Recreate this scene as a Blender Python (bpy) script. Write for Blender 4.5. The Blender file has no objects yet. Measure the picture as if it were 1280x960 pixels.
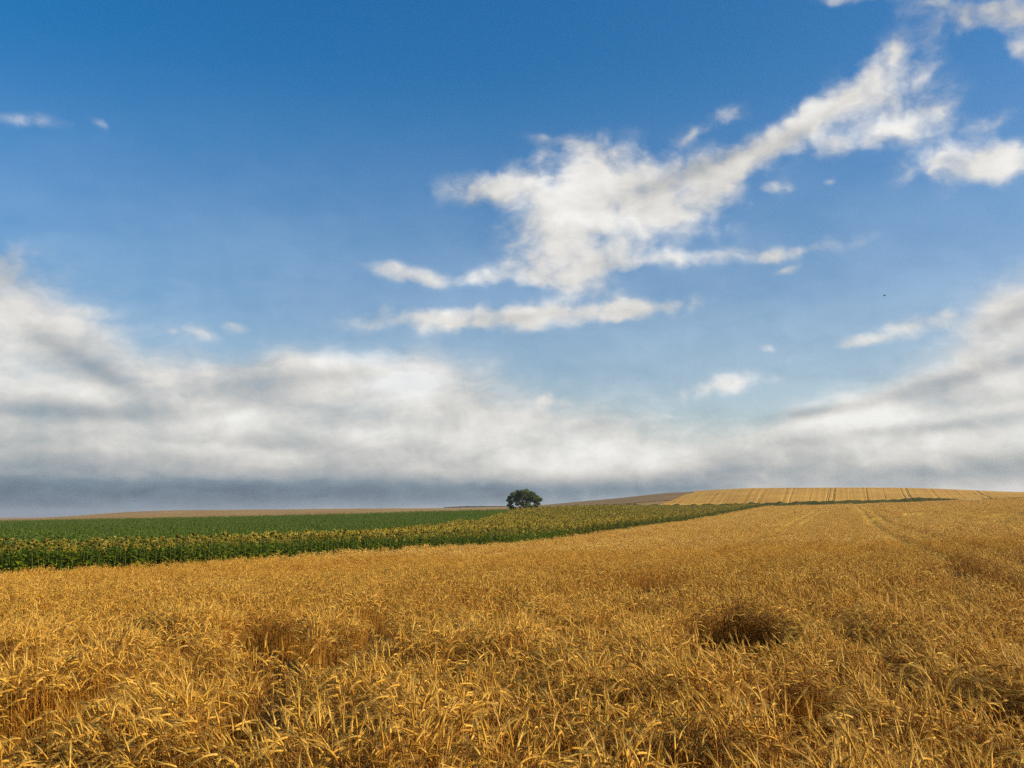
import bpy, math, random
import numpy as np

rng = np.random.default_rng(7)
random.seed(7)
R = math.radians
scene = bpy.context.scene
COL = scene.collection

# ------------------------------------------------------------------ camera
EYE = 2.0
FPX = 1244.4                       # 35 mm on a 36 mm sensor, 1280 px wide
PITCH = R(7.55)
cam_d = bpy.data.cameras.new('camera')
cam_d.lens = 35.0
cam_d.sensor_width = 36.0
cam_d.clip_start = 0.05
cam_d.clip_end = 20000
cam = bpy.data.objects.new('camera', cam_d)
cam.location = (0, 0, EYE)
cam.rotation_euler = (R(90) + PITCH, 0, 0)
COL.objects.link(cam)
scene.camera = cam

def ray(px, py):
    x = (px - 640) / FPX
    y = (480 - py) / FPX
    return np.array([x, math.cos(PITCH) - math.sin(PITCH) * y, math.sin(PITCH) + math.cos(PITCH) * y])

def u_of(px, py=645):
    d = ray(px, py)
    return d[0] / d[1]

def azel(px, py):
    d = ray(px, py)
    d = d / np.linalg.norm(d)
    return math.atan2(d[0], d[1]), math.asin(d[2])

# ------------------------------------------------------------------ view, sun, sky
scene.view_settings.view_transform = 'Standard'
scene.view_settings.look = 'None'
scene.view_settings.gamma = 1.0
scene.view_settings.use_curve_mapping = False
scene.view_settings.exposure = 0.24
scene.render.engine = 'CYCLES'
scene.cycles.use_denoising = False
scene.cycles.max_bounces = 6
scene.cycles.diffuse_bounces = 3
scene.cycles.transmission_bounces = 3
scene.cycles.transparent_max_bounces = 6

SUN_AZ, SUN_EL = R(100), R(24)      # clockwise from the view direction, above the horizon
sun_d = bpy.data.lights.new('sun', 'SUN')
sun_d.energy = 5.0
sun_d.angle = R(0.6)
sun_d.color = (1.0, 0.85, 0.64)
sun = bpy.data.objects.new('sun', sun_d)
sun.rotation_euler = (R(90) - SUN_EL, 0, math.pi - SUN_AZ)
sun.location = (60, 0, 60)
COL.objects.link(sun)

# cloud lobes: photo-independent directions on the sky dome (azimuth, elevation), radii in degrees-like radians
CUM = [  # px, py, rx, ry, rot, weight
 (1118,102,54,34,40,1.0),(1058,128,78,28,38,1.0),(1122,64,11,20,10,.55),(1155,140,46,34,15,1.0),(1098,168,48,18,15,.8),
 (985,172,100,20,28,.9),(915,205,95,20,22,.95),(1040,178,26,12,10,.7),(1165,88,22,8,40,.35),
 (760,234,130,50,6,1.5),(700,288,72,60,-60,1.5),(835,265,105,38,3,1.5),(615,232,70,20,3,.85),(738,190,48,20,0,.75),(690,172,45,7,-8,.45),
 (718,325,60,22,5,.9),(835,325,115,13,2,.9),(660,345,90,16,0,.85),(512,344,50,12,-8,1.0),(590,350,55,12,0,.45),
 (550,396,115,18,2,1.3),(690,395,170,17,3,1.2),(800,385,75,12,5,.85),(720,362,70,14,-10,.35),
 (908,146,30,14,20,.72),(866,168,15,9,20,.55),(970,236,26,10,0,.85),(1033,229,10,6,0,.45),(1005,312,72,10,7,.9),(985,337,25,7,15,.5),
 (1213,206,80,24,2,1.25),(1190,198,38,20,0,.8),(1245,200,40,20,0,.7),(1232,156,48,11,20,.6),(1254,12,86,27,-12,1.4),(1070,-4,50,7,-5,.9),(1278,66,26,14,-20,.8),
 (34,150,55,11,3,.36),(118,152,24,6,-25,.24),(2,322,46,40,0,.75),
 (1078,430,48,10,5,.9),(1150,408,52,15,12,.9),(905,482,75,13,8,.9),(985,455,24,6,35,.45),(960,437,14,6,0,.65),(838,518,14,7,0,.75),(690,500,26,13,0,.9),
 (225,416,46,12,0,.8),(108,387,48,9,0,.75),(290,408,22,7,0,.6)]
BANK = [
 (10,420,130,90,-30,1.05),(120,470,190,70,-20,1.0),(420,490,190,52,4,1.0),(535,472,70,40,0,.85),(300,525,330,60,0,1.0),(60,560,260,80,0,.9),
 (720,545,170,48,0,.82),(560,550,220,60,0,.8),(640,635,1000,75,0,1.5),(350,465,110,26,10,.6),
 (1262,385,62,38,25,1.0),(1190,480,150,42,17,1.05),(1250,535,230,60,8,1.0),(985,560,140,36,12,.95),(1060,530,120,30,10,.5),(1290,420,90,60,20,.9)]
SHADE = [
 (80,622,460,46,0,.68),(520,618,330,22,0,.45),(905,592,110,28,14,.38),(1190,590,170,24,4,.42),(1140,490,110,14,14,.16),(1230,462,80,14,16,.16),(1200,530,140,10,6,.18),(1050,545,110,9,6,.14),
 (1010,515,80,8,8,.25),(110,455,90,14,-28,.30),(90,515,140,12,0,.22),(870,212,95,13,18,.30),(600,262,55,34,-30,.26),(985,178,70,10,28,.20),
 (400,470,120,14,6,.14),(270,555,220,14,0,.18),(1270,395,40,14,20,.25),(730,610,160,14,0,.20),(0,340,60,30,-20,.22),(620,400,120,10,3,.10),(1245,15,80,16,-10,.15),
 (300,500,360,90,0,.10),(515,480,48,26,0,-.24),(310,520,70,15,4,-.20),(85,488,90,15,-4,-.20),(745,572,130,26,0,-.20),(470,540,80,18,0,-.16),(1170,522,70,9,5,-.18),(1040,525,60,8,6,-.14),(210,560,120,9,0,-.14),(440,445,60,14,8,-.14)]

world = bpy.data.worlds.new('World')
scene.world = world
world.use_nodes = True

def N(nt, typ, **kw):
    n = nt.nodes.new(typ)
    for k, v in kw.items():
        setattr(n, k, v)
    return n

def math_n(nt, op, a, b=None, c=None, clamp=False):
    n = nt.nodes.new('ShaderNodeMath')
    n.operation = op
    n.use_clamp = clamp
    for i, v in enumerate((a, b, c)):
        if v is None: continue
        if isinstance(v, (int, float)): n.inputs[i].default_value = v
        else: nt.links.new(v, n.inputs[i])
    return n.outputs[0]

def blob_sum(nt, vec, blobs, spread=1.0):
    acc = None
    for (px, py, rx, ry, rot, w) in blobs:
        a, e = azel(px, py)
        c, sn_ = math.cos(R(rot)), math.sin(R(rot))
        ix, iy = FPX / (rx * spread), FPX / (ry * spread)
        q = []
        for vx, vy, i_ in ((c, sn_, ix), (-sn_, c, iy)):
            d = nt.nodes.new('ShaderNodeVectorMath'); d.operation = 'DOT_PRODUCT'
            nt.links.new(vec, d.inputs[0])
            d.inputs[1].default_value = (vx * i_, vy * i_, -(vx * a + vy * e) * i_)   # vec.z is 1
            q.append(d.outputs['Value'])
        d2 = math_n(nt, 'MULTIPLY_ADD', q[1], q[1], math_n(nt, 'MULTIPLY', q[0], q[0]))
        p = math_n(nt, 'POWER', 0.28, d2)
        acc = math_n(nt, 'MULTIPLY_ADD', p, w, acc if acc is not None else 0.0)
    return acc

def noise_n(nt, vec, scale, detail, rough, dist=0.0, stretch=None, lac=2.0):
    if stretch:
        m = nt.nodes.new('ShaderNodeMapping')
        m.inputs['Scale'].default_value = stretch
        nt.links.new(vec, m.inputs['Vector'])
        vec = m.outputs[0]
    n = nt.nodes.new('ShaderNodeTexNoise')
    n.inputs['Scale'].default_value = scale
    n.inputs['Detail'].default_value = detail
    n.inputs['Roughness'].default_value = rough
    n.inputs['Lacunarity'].default_value = lac
    n.inputs['Distortion'].default_value = dist
    nt.links.new(vec, n.inputs['Vector'])
    return n

def sstep(nt, v, a, b, lo=0.0, hi=1.0):
    n = nt.nodes.new('ShaderNodeMapRange')
    n.interpolation_type = 'SMOOTHSTEP'
    n.inputs['From Min'].default_value = a
    n.inputs['From Max'].default_value = b
    n.inputs['To Min'].default_value = lo
    n.inputs['To Max'].default_value = hi
    nt.links.new(v, n.inputs['Value'])
    return n.outputs[0]

wt = world.node_tree
wt.nodes.clear()
world.cycles.sampling_method = 'MANUAL'
world.cycles.sample_map_resolution = 256
tc = N(wt, 'ShaderNodeTexCoord')
sx = N(wt, 'ShaderNodeSeparateXYZ'); wt.links.new(tc.outputs['Generated'], sx.inputs[0])
az = math_n(wt, 'ARCTAN2', sx.outputs['X'], sx.outputs['Y'])
el = math_n(wt, 'ARCSINE', sx.outputs['Z'])
cv = N(wt, 'ShaderNodeCombineXYZ'); wt.links.new(az, cv.inputs[0]); wt.links.new(el, cv.inputs[1]); cv.inputs[2].default_value = 1.0
v0 = cv.outputs[0]
# soft warp so that no lobe keeps a clean outline
wn = noise_n(wt, v0, 16.0, 3.0, 0.55, stretch=(1, 1.6, 1))
sub = N(wt, 'ShaderNodeVectorMath', operation='SUBTRACT'); wt.links.new(wn.outputs['Color'], sub.inputs[0]); sub.inputs[1].default_value = (.5, .5, .5)
mul = N(wt, 'ShaderNodeVectorMath', operation='MULTIPLY'); wt.links.new(sub.outputs[0], mul.inputs[0]); mul.inputs[1].default_value = (.036, .022, 0)
add = N(wt, 'ShaderNodeVectorMath', operation='ADD'); wt.links.new(v0, add.inputs[0]); wt.links.new(mul.outputs[0], add.inputs[1])
vw = add.outputs[0]
sa = math_n(wt, 'MINIMUM', blob_sum(wt, vw, CUM, .94), 1.45)
sb = math_n(wt, 'MINIMUM', blob_sum(wt, vw, BANK), 1.3)
offs = N(wt, 'ShaderNodeVectorMath', operation='ADD'); wt.links.new(vw, offs.inputs[0]); offs.inputs[1].default_value = (0.007, 0.009, 0)
STA, STB = (1, 1.3, 1), (1, 2.1, 1)
n1 = noise_n(wt, vw, 24.0, 8.0, 0.64, stretch=STA).outputs['Fac']
n2 = noise_n(wt, vw, 12.0, 8.0, 0.66, stretch=STB).outputs['Fac']
n1o = noise_n(wt, offs.outputs[0], 24.0, 3.0, 0.55, stretch=STA).outputs['Fac']
n2o = noise_n(wt, offs.outputs[0], 11.0, 3.0, 0.55, stretch=STB).outputs['Fac']
gA = math_n(wt, 'MULTIPLY_ADD', sa, 2.4, 0.0, clamp=True)
vo = N(wt, 'ShaderNodeTexVoronoi', voronoi_dimensions='2D', feature='SMOOTH_F1')
vo.inputs['Scale'].default_value = 20.0; vo.inputs['Detail'].default_value = 2.0; vo.inputs['Roughness'].default_value = 0.55; vo.inputs['Smoothness'].default_value = 0.7
wt.links.new(vw, vo.inputs['Vector'])
puff = math_n(wt, 'MULTIPLY_ADD', vo.outputs['Distance'], -0.95, 0.68)
nA = math_n(wt, 'ADD', math_n(wt, 'MULTIPLY_ADD', n1, 1.8, -0.90), puff)
dA = math_n(wt, 'MULTIPLY_ADD', nA, gA, sa)
gB = math_n(wt, 'MULTIPLY_ADD', sb, 2.2, 0.0, clamp=True)
dB = math_n(wt, 'MULTIPLY_ADD', math_n(wt, 'ADD', math_n(wt, 'MULTIPLY_ADD', n2, 1.35, -0.68), math_n(wt, 'MULTIPLY', puff, 0.22)), gB, sb)
aA = sstep(wt, dA, 0.06, 1.50)
aB = sstep(wt, dB, 0.05, 1.55)
inv = math_n(wt, 'MULTIPLY', math_n(wt, 'SUBTRACT', 1.0, aA), math_n(wt, 'SUBTRACT', 1.0, aB))
hz = sstep(wt, sx.outputs['Z'], 0.015, 0.085, 0.97, 0.0)
veil = sstep(wt, sx.outputs['Z'], 0.06, 0.44, 0.30, 0.0)            # thin veil of high haze
inv = math_n(wt, 'MULTIPLY', inv, math_n(wt, 'SUBTRACT', 1.0, hz))
inv = math_n(wt, 'MULTIPLY', inv, math_n(wt, 'SUBTRACT', 1.0, veil))
alpha = math_n(wt, 'SUBTRACT', 1.0, inv)
relA = math_n(wt, 'SUBTRACT', n1, n1o)
relB = math_n(wt, 'SUBTRACT', n2, n2o)
shade = blob_sum(wt, v0, SHADE)
sn = noise_n(wt, vw, 8.0, 4.0, 0.55, stretch=(1, 5.0, 1)).outputs['Fac']
shade = math_n(wt, 'MULTIPLY', shade, math_n(wt, 'MULTIPLY_ADD', sn, 0.8, 0.60))
lum = math_n(wt, 'MULTIPLY_ADD', relA, 0.28, 0.87)
lum = math_n(wt, 'MULTIPLY_ADD', relB, 0.20, lum)
lf = noise_n(wt, vw, 6.5, 3.0, 0.55, stretch=(1, 2.4, 1)).outputs['Fac']
lum = math_n(wt, 'ADD', lum, math_n(wt, 'MULTIPLY_ADD', lf, 0.62, -0.33))
lum = math_n(wt, 'MULTIPLY_ADD', puff, 0.07, lum)
lum = math_n(wt, 'MULTIPLY_ADD', math_n(wt, 'SUBTRACT', n2, 0.5), 0.22, lum)
lum = math_n(wt, 'SUBTRACT', lum, shade, clamp=True)
ramp = N(wt, 'ShaderNodeValToRGB')
cr = ramp.color_ramp
cr.elements[0].position = 0.0; cr.elements[0].color = (0.085, 0.125, 0.185, 1)
cr.elements[1].position = 1.0; cr.elements[1].color = (0.93, 0.915, 0.88, 1)
e = cr.elements.new(0.30); e.color = (0.185, 0.255, 0.315, 1)
e = cr.elements.new(0.62); e.color = (0.52, 0.52, 0.51, 1)
e = cr.elements.new(0.84); e.color = (0.77, 0.745, 0.70, 1)
wt.links.new(lum, ramp.inputs[0])
sky = N(wt, 'ShaderNodeTexSky', sky_type='NISHITA')
sky.sun_disc = False
sky.sun_elevation = SUN_EL
sky.sun_rotation = SUN_AZ
sky.altitude = 100
sky.air_density = 1.0
sky.dust_density = 2.2
sky.ozone_density = 3.0
bg1 = N(wt, 'ShaderNodeBackground'); bg1.inputs['Strength'].default_value = 0.128
hs = N(wt, 'ShaderNodeHueSaturation'); hs.inputs['Saturation'].default_value = 1.42
hs.inputs['Hue'].default_value = .499
wt.links.new(sky.outputs[0], hs.inputs['Color'])
wt.links.new(hs.outputs[0], bg1.inputs['Color'])
bg2 = N(wt, 'ShaderNodeBackground'); bg2.inputs['Strength'].default_value = 0.85
wt.links.new(ramp.outputs[0], bg2.inputs['Color'])
mix = N(wt, 'ShaderNodeMixShader')
fade = sstep(wt, sx.outputs['Z'], -0.10, -0.02)
wt.links.new(math_n(wt, 'MULTIPLY', math_n(wt, 'MULTIPLY', alpha, fade), 0.97), mix.inputs[0])
wt.links.new(bg1.outputs[0], mix.inputs[1]); wt.links.new(bg2.outputs[0], mix.inputs[2])
wo = N(wt, 'ShaderNodeOutputWorld'); wt.links.new(mix.outputs[0], wo.inputs['Surface'])

#@@SKYEND
# ------------------------------------------------------------------ terrain heights
# ground height over (u = X / Y, Y); near rows in metres, far rows by how high the slope stands against the horizon
PXC = np.array([0, 200, 400, 640, 760, 850, 950, 1120, 1280.])
UC = np.array([u_of(p) for p in PXC])
ROWS = [
 (0.5, [0]*9), (4, [0]*9),
 (20, [-.40, -.36, -.32, -.28, -.24, -.2, -.15, -.08, 0]),
 (50, [-1.6, -1.55, -1.42, -1.15, -1.0, -.85, -.7, -.4, -.1]),
 (100, [-1.6, -1.7, -1.72, -1.65, -1.5, -1.2, -.75, 0, .7]),
 (200, [-1.5, -1.2, -.9, -.3, -.4, -.4, .5, 2.2, 3.3]),
 (300, [-1.2, -.3, .7, 2.1, 2.5, 1.6, 2.5, 4.3, 5.8]),
 (420, [-.9, .3, 1.9, 3.3, 4.6, 4.6, 5.2, 6.6, 8.6])]
FAR = [
 (600, [650.5, 645, 641, 637.5, 632.5, 627, 622.5, 621, 620]),
 (800, [650, 643.5, 639.5, 636, 628, 618, 612, 611.5, 616]),
 (1100, [650.5, 641.5, 638, 634.5, 624, 615.5, 613, 614, 618]),
 (1500, [653, 638.8, 636.5, 634, 626, 618, 616, 617, 620]),
 (2500, [650, 648, 648, 648, 648, 648, 648, 648, 648]),
 (9000, [646.5]*9)]
def z_at(py, Y):
    d = ray(640, py)
    return EYE + Y * d[2] / d[1]
for Y, pys in FAR:
    ROWS.append((Y, [z_at(p, Y) for p in pys]))
RY = np.log([r[0] for r in ROWS])
RZ = np.array([r[1] for r in ROWS], float)
RZ[3:8] += .30

def pchip(x, y, xq):               # y: (n, k), monotone cubic along axis 0
    h = np.diff(x)[:, None]
    d = np.diff(y, axis=0) / h
    m = np.zeros_like(y)
    w1 = 2 * h[1:] + h[:-1]; w2 = h[1:] + 2 * h[:-1]
    same = (d[:-1] * d[1:]) > 0
    with np.errstate(divide='ignore', invalid='ignore'):
        hm = (w1 + w2) / (w1 / d[:-1] + w2 / d[1:])
    m[1:-1] = np.where(same, hm, 0)
    m[0] = d[0]; m[-1] = d[-1]
    i = np.clip(np.searchsorted(x, xq) - 1, 0, len(x) - 2)
    t = ((xq - x[i]) / (x[i + 1] - x[i]))[:, None]
    hh = h[i]
    return ((2*t**3 - 3*t**2 + 1) * y[i] + (t**3 - 2*t**2 + t) * hh * m[i] + (-2*t**3 + 3*t**2) * y[i+1] + (t**3 - t**2) * hh * m[i+1])

GU = np.linspace(UC[0], UC[-1], 121)
GL = np.linspace(RY[0], RY[-1], 260)
G = pchip(UC, pchip(RY, RZ, GL).T, GU).T      # (GL, GU)
A0, A1 = math.atan(UC[0]), math.atan(UC[-1])

def hground(X, Y):
    X = np.asarray(X, float); Y = np.asarray(Y, float)
    r = np.hypot(X, Y)
    a = np.arctan2(X, Y)
    ac = np.clip(a, A0, A1)
    dep = np.maximum(r * np.cos(ac), 0.5)
    u = np.tan(ac)
    fi = np.clip((np.log(dep) - GL[0]) / (GL[1] - GL[0]), 0, len(GL) - 1.001)
    fj = np.clip((u - GU[0]) / (GU[1] - GU[0]), 0, len(GU) - 1.001)
    i = fi.astype(int); j = fj.astype(int); a_ = fi - i; b_ = fj - j
    z = (G[i, j] * (1-a_) * (1-b_) + G[i+1, j] * a_ * (1-b_) + G[i, j+1] * (1-a_) * b_ + G[i+1, j+1] * a_ * b_)
    k = np.clip((np.abs(a) - R(70)) / R(90), 0, 1)
    return z * (1 - k * k * (3 - 2 * k))

# value noise for layout
def vnoise(X, Y, s, seed):
    r = np.random.default_rng(seed).random((256, 256))
    x = np.asarray(X) / s; y = np.asarray(Y) / s
    i = np.floor(x).astype(int); j = np.floor(y).astype(int)
    fx = x - i; fy = y - j
    fx = fx*fx*(3-2*fx); fy = fy*fy*(3-2*fy)
    g = lambda p, q: r[p % 256, q % 256]
    return (g(i, j)*(1-fx)*(1-fy) + g(i+1, j)*fx*(1-fy) + g(i, j+1)*(1-fx)*fy + g(i+1, j+1)*fx*fy)

def fbm(X, Y, s, seed, o=3):
    v = 0; a = 0.5; t = 0
    for k in range(o):
        v = v + a * vnoise(X, Y, s / 2**k, seed + k); t += a; a *= 0.55
    return v / t

# ------------------------------------------------------------------ materials
def mat(name):
    m = bpy.data.materials.new(name)
    m.use_nodes = True
    nt = m.node_tree
    nt.nodes.clear()
    out = nt.nodes.new('ShaderNodeOutputMaterial')
    return m, nt, out

def ramp_n(nt, fac, stops):
    r = nt.nodes.new('ShaderNodeValToRGB')
    c = r.color_ramp
    c.elements[0].position, c.elements[0].color = stops[0][0], (*stops[0][1], 1)
    c.elements[1].position, c.elements[1].color = stops[-1][0], (*stops[-1][1], 1)
    for p, col in stops[1:-1]:
        e = c.elements.new(p); e.color = (*col, 1)
    nt.links.new(fac, r.inputs[0])
    return r.outputs[0]

def leafy(name, stops, rough=0.55, trans=0.3, nscale=30, spec=0.12, rand=0.65, big=None):
    """plant matter: colour from the plant's own random value and a noise along it, some light passing through"""
    m, nt, out = mat(name)
    oi = nt.nodes.new('ShaderNodeObjectInfo')
    tcn = nt.nodes.new('ShaderNodeTexCoord')
    nz = noise_n(nt, tcn.outputs['Object'], nscale, 2.0, 0.5).outputs['Fac']
    f = math_n(nt, 'MULTIPLY_ADD', oi.outputs['Random'], rand, math_n(nt, 'MULTIPLY_ADD', nz, 1.2 * (1 - rand) + .3, -0.15))
    if big:
        ge = nt.nodes.new('ShaderNodeNewGeometry')
        bn = noise_n(nt, ge.outputs['Position'], big[0], 3.0, 0.5).outputs['Fac']
        f = math_n(nt, 'ADD', f, math_n(nt, 'MULTIPLY_ADD', bn, big[1], -big[1] / 2))
    col = ramp_n(nt, f, stops)
    p = nt.nodes.new('ShaderNodeBsdfPrincipled')
    p.inputs['Roughness'].default_value = rough
    p.inputs['Specular IOR Level'].default_value = spec
    nt.links.new(col, p.inputs['Base Color'])
    if trans > 0:
        t = nt.nodes.new('ShaderNodeBsdfTranslucent'); nt.links.new(col, t.inputs['Color'])
        mx = nt.nodes.new('ShaderNodeMixShader'); mx.inputs[0].default_value = trans
        nt.links.new(p.outputs[0], mx.inputs[1]); nt.links.new(t.outputs[0], mx.inputs[2])
        nt.links.new(mx.outputs[0], out.inputs[0])
    else:
        nt.links.new(p.outputs[0], out.inputs[0])
    return m

M_STEM = leafy('straw_stem', [(0, (.20, .070, .006)), (.5, (.43, .178, .015)), (1, (.62, .32, .04))],   .55, .12, 9, .15, big=(.5, .5))
M_EAR = leafy('ripe_ear', [(0, (.37, .170, .014)), (.5, (.61, .325, .034)), (1, (.81, .51, .10))], .55, .15, 60, .15, big=(.5, .5))
M_AWN = leafy('ear_bristle', [(0, (.52, .28, .038)), (1, (.83, .54, .12))], .5, .3, 20, .15, big=(.5, .5))
M_EAR_FARLIT = leafy('far_lit_ear', [(0, (.54, .31, .055)), (.5, (.72, .46, .10)), (1, (.88, .64, .20))], .55, .2, 40, .12, big=(.06, .7))  # lighter ear copy for far clumps: grazing brightness put into the colour
M_BLADE = leafy('dry_blade', [(0, (.24, .10, .012)), (.6, (.42, .20, .028)), (1, (.52, .28, .045))], .55, .3, 14, .25)
M_SFSTEM = leafy('sunflower_stem', [(0, (.07, .12, .025)), (1, (.14, .19, .05))], .6, 0, 10)
M_SFLEAF = leafy('sunflower_leaf', [(0, (.042, .068, .003)), (.5, (.10, .155, .005)), (1, (.20, .24, .010))], .65, .34, 9, .03)
M_SFLEAF_RIPE = leafy('sunflower_leaf_ripe', [(0, (.050, .068, .004)), (.5, (.11, .120, .006)), (1, (.24, .20, .014))], .65, .28, 9, .03)
M_PETAL = leafy('sunflower_petal', [(0, (.28, .19, .010)), (.6, (.50, .37, .022)), (1, (.70, .56, .12))], .6, .3, 12, .2)
M_PETAL_FADED = leafy('faded_petal', [(0, (.22, .17, .010)), (.6, (.42, .33, .022)), (1, (.74, .62, .18))], .6, .3, 12, .05)
M_DISC = leafy('seed_disc', [(0, (.035, .028, .006)), (.6, (.10, .080, .014)), (1, (.22, .18, .035))], .8, 0, 60, .1)
M_TREELEAF = leafy('tree_leaf', [(0, (.044, .072, .016)), (.5, (.080, .115, .026)), (1, (.15, .165, .040))], .55, .22, .45, .25, rand=0.0)
M_SCRUB = leafy('scrub_leaf', [(0, (.020, .028, .006)), (.6, (.038, .050, .009)), (1, (.08, .08, .016))], .6, .2, .5, .2, rand=0.3)

def bark_mat():
    m, nt, out = mat('bark')
    tcn = nt.nodes.new('ShaderNodeTexCoord')
    nz = noise_n(nt, tcn.outputs['Object'], 3.0, 5, .6, stretch=(1, 1, .25)).outputs['Fac']
    p = nt.nodes.new('ShaderNodeBsdfPrincipled'); p.inputs['Roughness'].default_value = .9
    nt.links.new(ramp_n(nt, nz, [(.2, (.03, .022, .015)), (.8, (.10, .075, .05))]), p.inputs['Base Color'])
    nt.links.new(p.outputs[0], out.inputs[0])
    return m
M_BARK = bark_mat()

def field_mat(name, stops, fine, coarse, bump, row=None, stretch=None, rough=.85, sheen=0.0):
    """crop canopy or soil seen from afar: fine mottling, broad patches, optional drill rows (direction vector, spacing, strength)"""
    m, nt, out = mat(name)
    ge = nt.nodes.new('ShaderNodeNewGeometry')
    pos = ge.outputs['Position']
    a = noise_n(nt, pos, fine, 5, .65, stretch=stretch).outputs['Fac']
    b = noise_n(nt, pos, coarse, 4, .55, stretch=stretch).outputs['Fac']
    f = math_n(nt, 'MULTIPLY_ADD', a, .9, math_n(nt, 'MULTIPLY_ADD', b, .9, -.40))
    if row:
        cm = nt.nodes.new('ShaderNodeCombineXYZ')
        if row[0] == 'row':                          # rows stored on the mesh: how far across the slope a drill row lies
            d = nt.nodes.new('ShaderNodeAttribute'); d.attribute_name = 'row'
            nt.links.new(d.outputs['Fac'], cm.inputs[0])
        else:
            d = nt.nodes.new('ShaderNodeVectorMath'); d.operation = 'DOT_PRODUCT'
            nt.links.new(pos, d.inputs[0]); d.inputs[1].default_value = (row[0][0] / row[1], row[0][1] / row[1], 0)
            nt.links.new(d.outputs['Value'], cm.inputs[0])
        rn = noise_n(nt, cm.outputs[0], 1.0, 3, .6).outputs['Fac']
        f = math_n(nt, 'ADD', f, math_n(nt, 'MULTIPLY_ADD', rn, row[2], -row[2] / 2))
    p = nt.nodes.new('ShaderNodeBsdfPrincipled'); p.inputs['Roughness'].default_value = rough
    p.inputs['Specular IOR Level'].default_value = .03
    nt.links.new(ramp_n(nt, f, stops), p.inputs['Base Color'])
    if bump:
        bp = nt.nodes.new('ShaderNodeBump'); bp.inputs['Strength'].default_value = bump[0]; bp.inputs['Distance'].default_value = bump[1]
        nt.links.new(a, bp.inputs['Height']); nt.links.new(bp.outputs[0], p.inputs['Normal'])
    nt.links.new(p.outputs[0], out.inputs[0])
    return m

M_SOIL = field_mat('stubble_soil', [(.15, (.22, .13, .042)), (.5, (.33, .20, .062)), (.85, (.44, .285, .09))], .35, .02, (.4, .1))
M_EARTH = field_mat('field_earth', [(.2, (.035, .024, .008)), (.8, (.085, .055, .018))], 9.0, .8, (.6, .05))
M_WHEELING = field_mat('wheeling_earth', [(.2, (.14, .080, .022)), (.8, (.24, .14, .04))], 1.0, .1, None)
M_CROP = field_mat('cereal_canopy', [(.15, (.36, .20, .025)), (.5, (.62, .38, .058)), (.85, (.80, .54, .11))], 5.0, .09, (.9, .25), row=((.949, -.316), 1.6, .8))
M_HILLCROP = field_mat('hill_crop', [(.12, (.29, .14, .020)), (.5, (.53, .285, .044)), (.88, (.70, .43, .08))], .9, .03, (.8, .3), row=('row', 1.0, 1.3))
M_SFCANOPY = field_mat('sunflower_canopy', [(.15, (.05, .06, .003)), (.5, (.16, .15, .006)), (.85, (.32, .26, .012))], 3.0, .06, (.9, .5))
M_GREENCANOPY = field_mat('green_canopy', [(.15, (.030, .055, .002)), (.5, (.085, .14, .004)), (.85, (.17, .23, .008))], 3.0, .06, (.9, .5))
M_VERGE = field_mat('verge_grass', [(.15, (.025, .032, .006)), (.5, (.05, .055, .010)), (.85, (.12, .10, .025))], 1.5, .1, (.6, .2))
M_TRACK = field_mat('dry_track', [(.2, (.34, .24, .11)), (.8, (.52, .39, .20))], 1.0, .1, None)

# ------------------------------------------------------------------ mesh helpers
class MB:
    def __init__(s): s.v = []; s.f = []; s.m = []
    def add(s, vs, fs, mi=0):
        o = len(s.v); s.v.extend([tuple(map(float, p)) for p in vs]); s.f.extend([tuple(i + o for i in f) for f in fs]); s.m.extend([mi] * len(fs))
    def join(s, b, mi):
        s.add(b.v, b.f, mi)
    def tube(s, pts, rad, n=4, mi=0):
        pts = np.asarray(pts, float); k = len(pts)
        rad = np.broadcast_to(rad, (k,))
        vs = []
        for i in range(k):
            t = pts[min(i+1, k-1)] - pts[max(i-1, 0)]; t = t / (np.linalg.norm(t) + 1e-9)
            a = np.cross(t, (0, 0, 1) if abs(t[2]) < .9 else (1, 0, 0)); a /= np.linalg.norm(a); b = np.cross(t, a)
            for q in range(n):
                th = 2 * math.pi * q / n
                vs.append(pts[i] + rad[i] * (a * math.cos(th) + b * math.sin(th)))
        fs = [(i*n+q, i*n+(q+1) % n, (i+1)*n+(q+1) % n, (i+1)*n+q) for i in range(k-1) for q in range(n)]
        fs.append(tuple(range((k-1)*n, k*n)))
        s.add(vs, fs, mi)
    def mesh(s, name, mats, smooth=True):
        me = bpy.data.meshes.new(name)
        me.from_pydata(s.v, [], s.f)
        for m in mats: me.materials.append(m)
        if len(mats) > 1: me.polygons.foreach_set('material_index', s.m)
        if smooth: me.polygons.foreach_set('use_smooth', [True] * len(me.polygons))
        me.update()
        return me

def obj(name, me, parent=None, loc=None):
    o = bpy.data.objects.new(name, me)
    COL.objects.link(o)
    if parent is not None: o.parent = parent
    if loc is not None: o.location = loc
    return o

def empty(name, loc, rz=0):
    o = bpy.data.objects.new(name, None)
    COL.objects.link(o); o.location = loc; o.rotation_euler = (0, 0, rz)
    o.empty_display_size = .2
    return o

def tag(o, label=None, cat=None, group=None, kind=None):
    if label: o['label'] = label
    if cat: o['category'] = cat
    if group: o['group'] = group
    if kind: o['kind'] = kind
    return o

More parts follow.
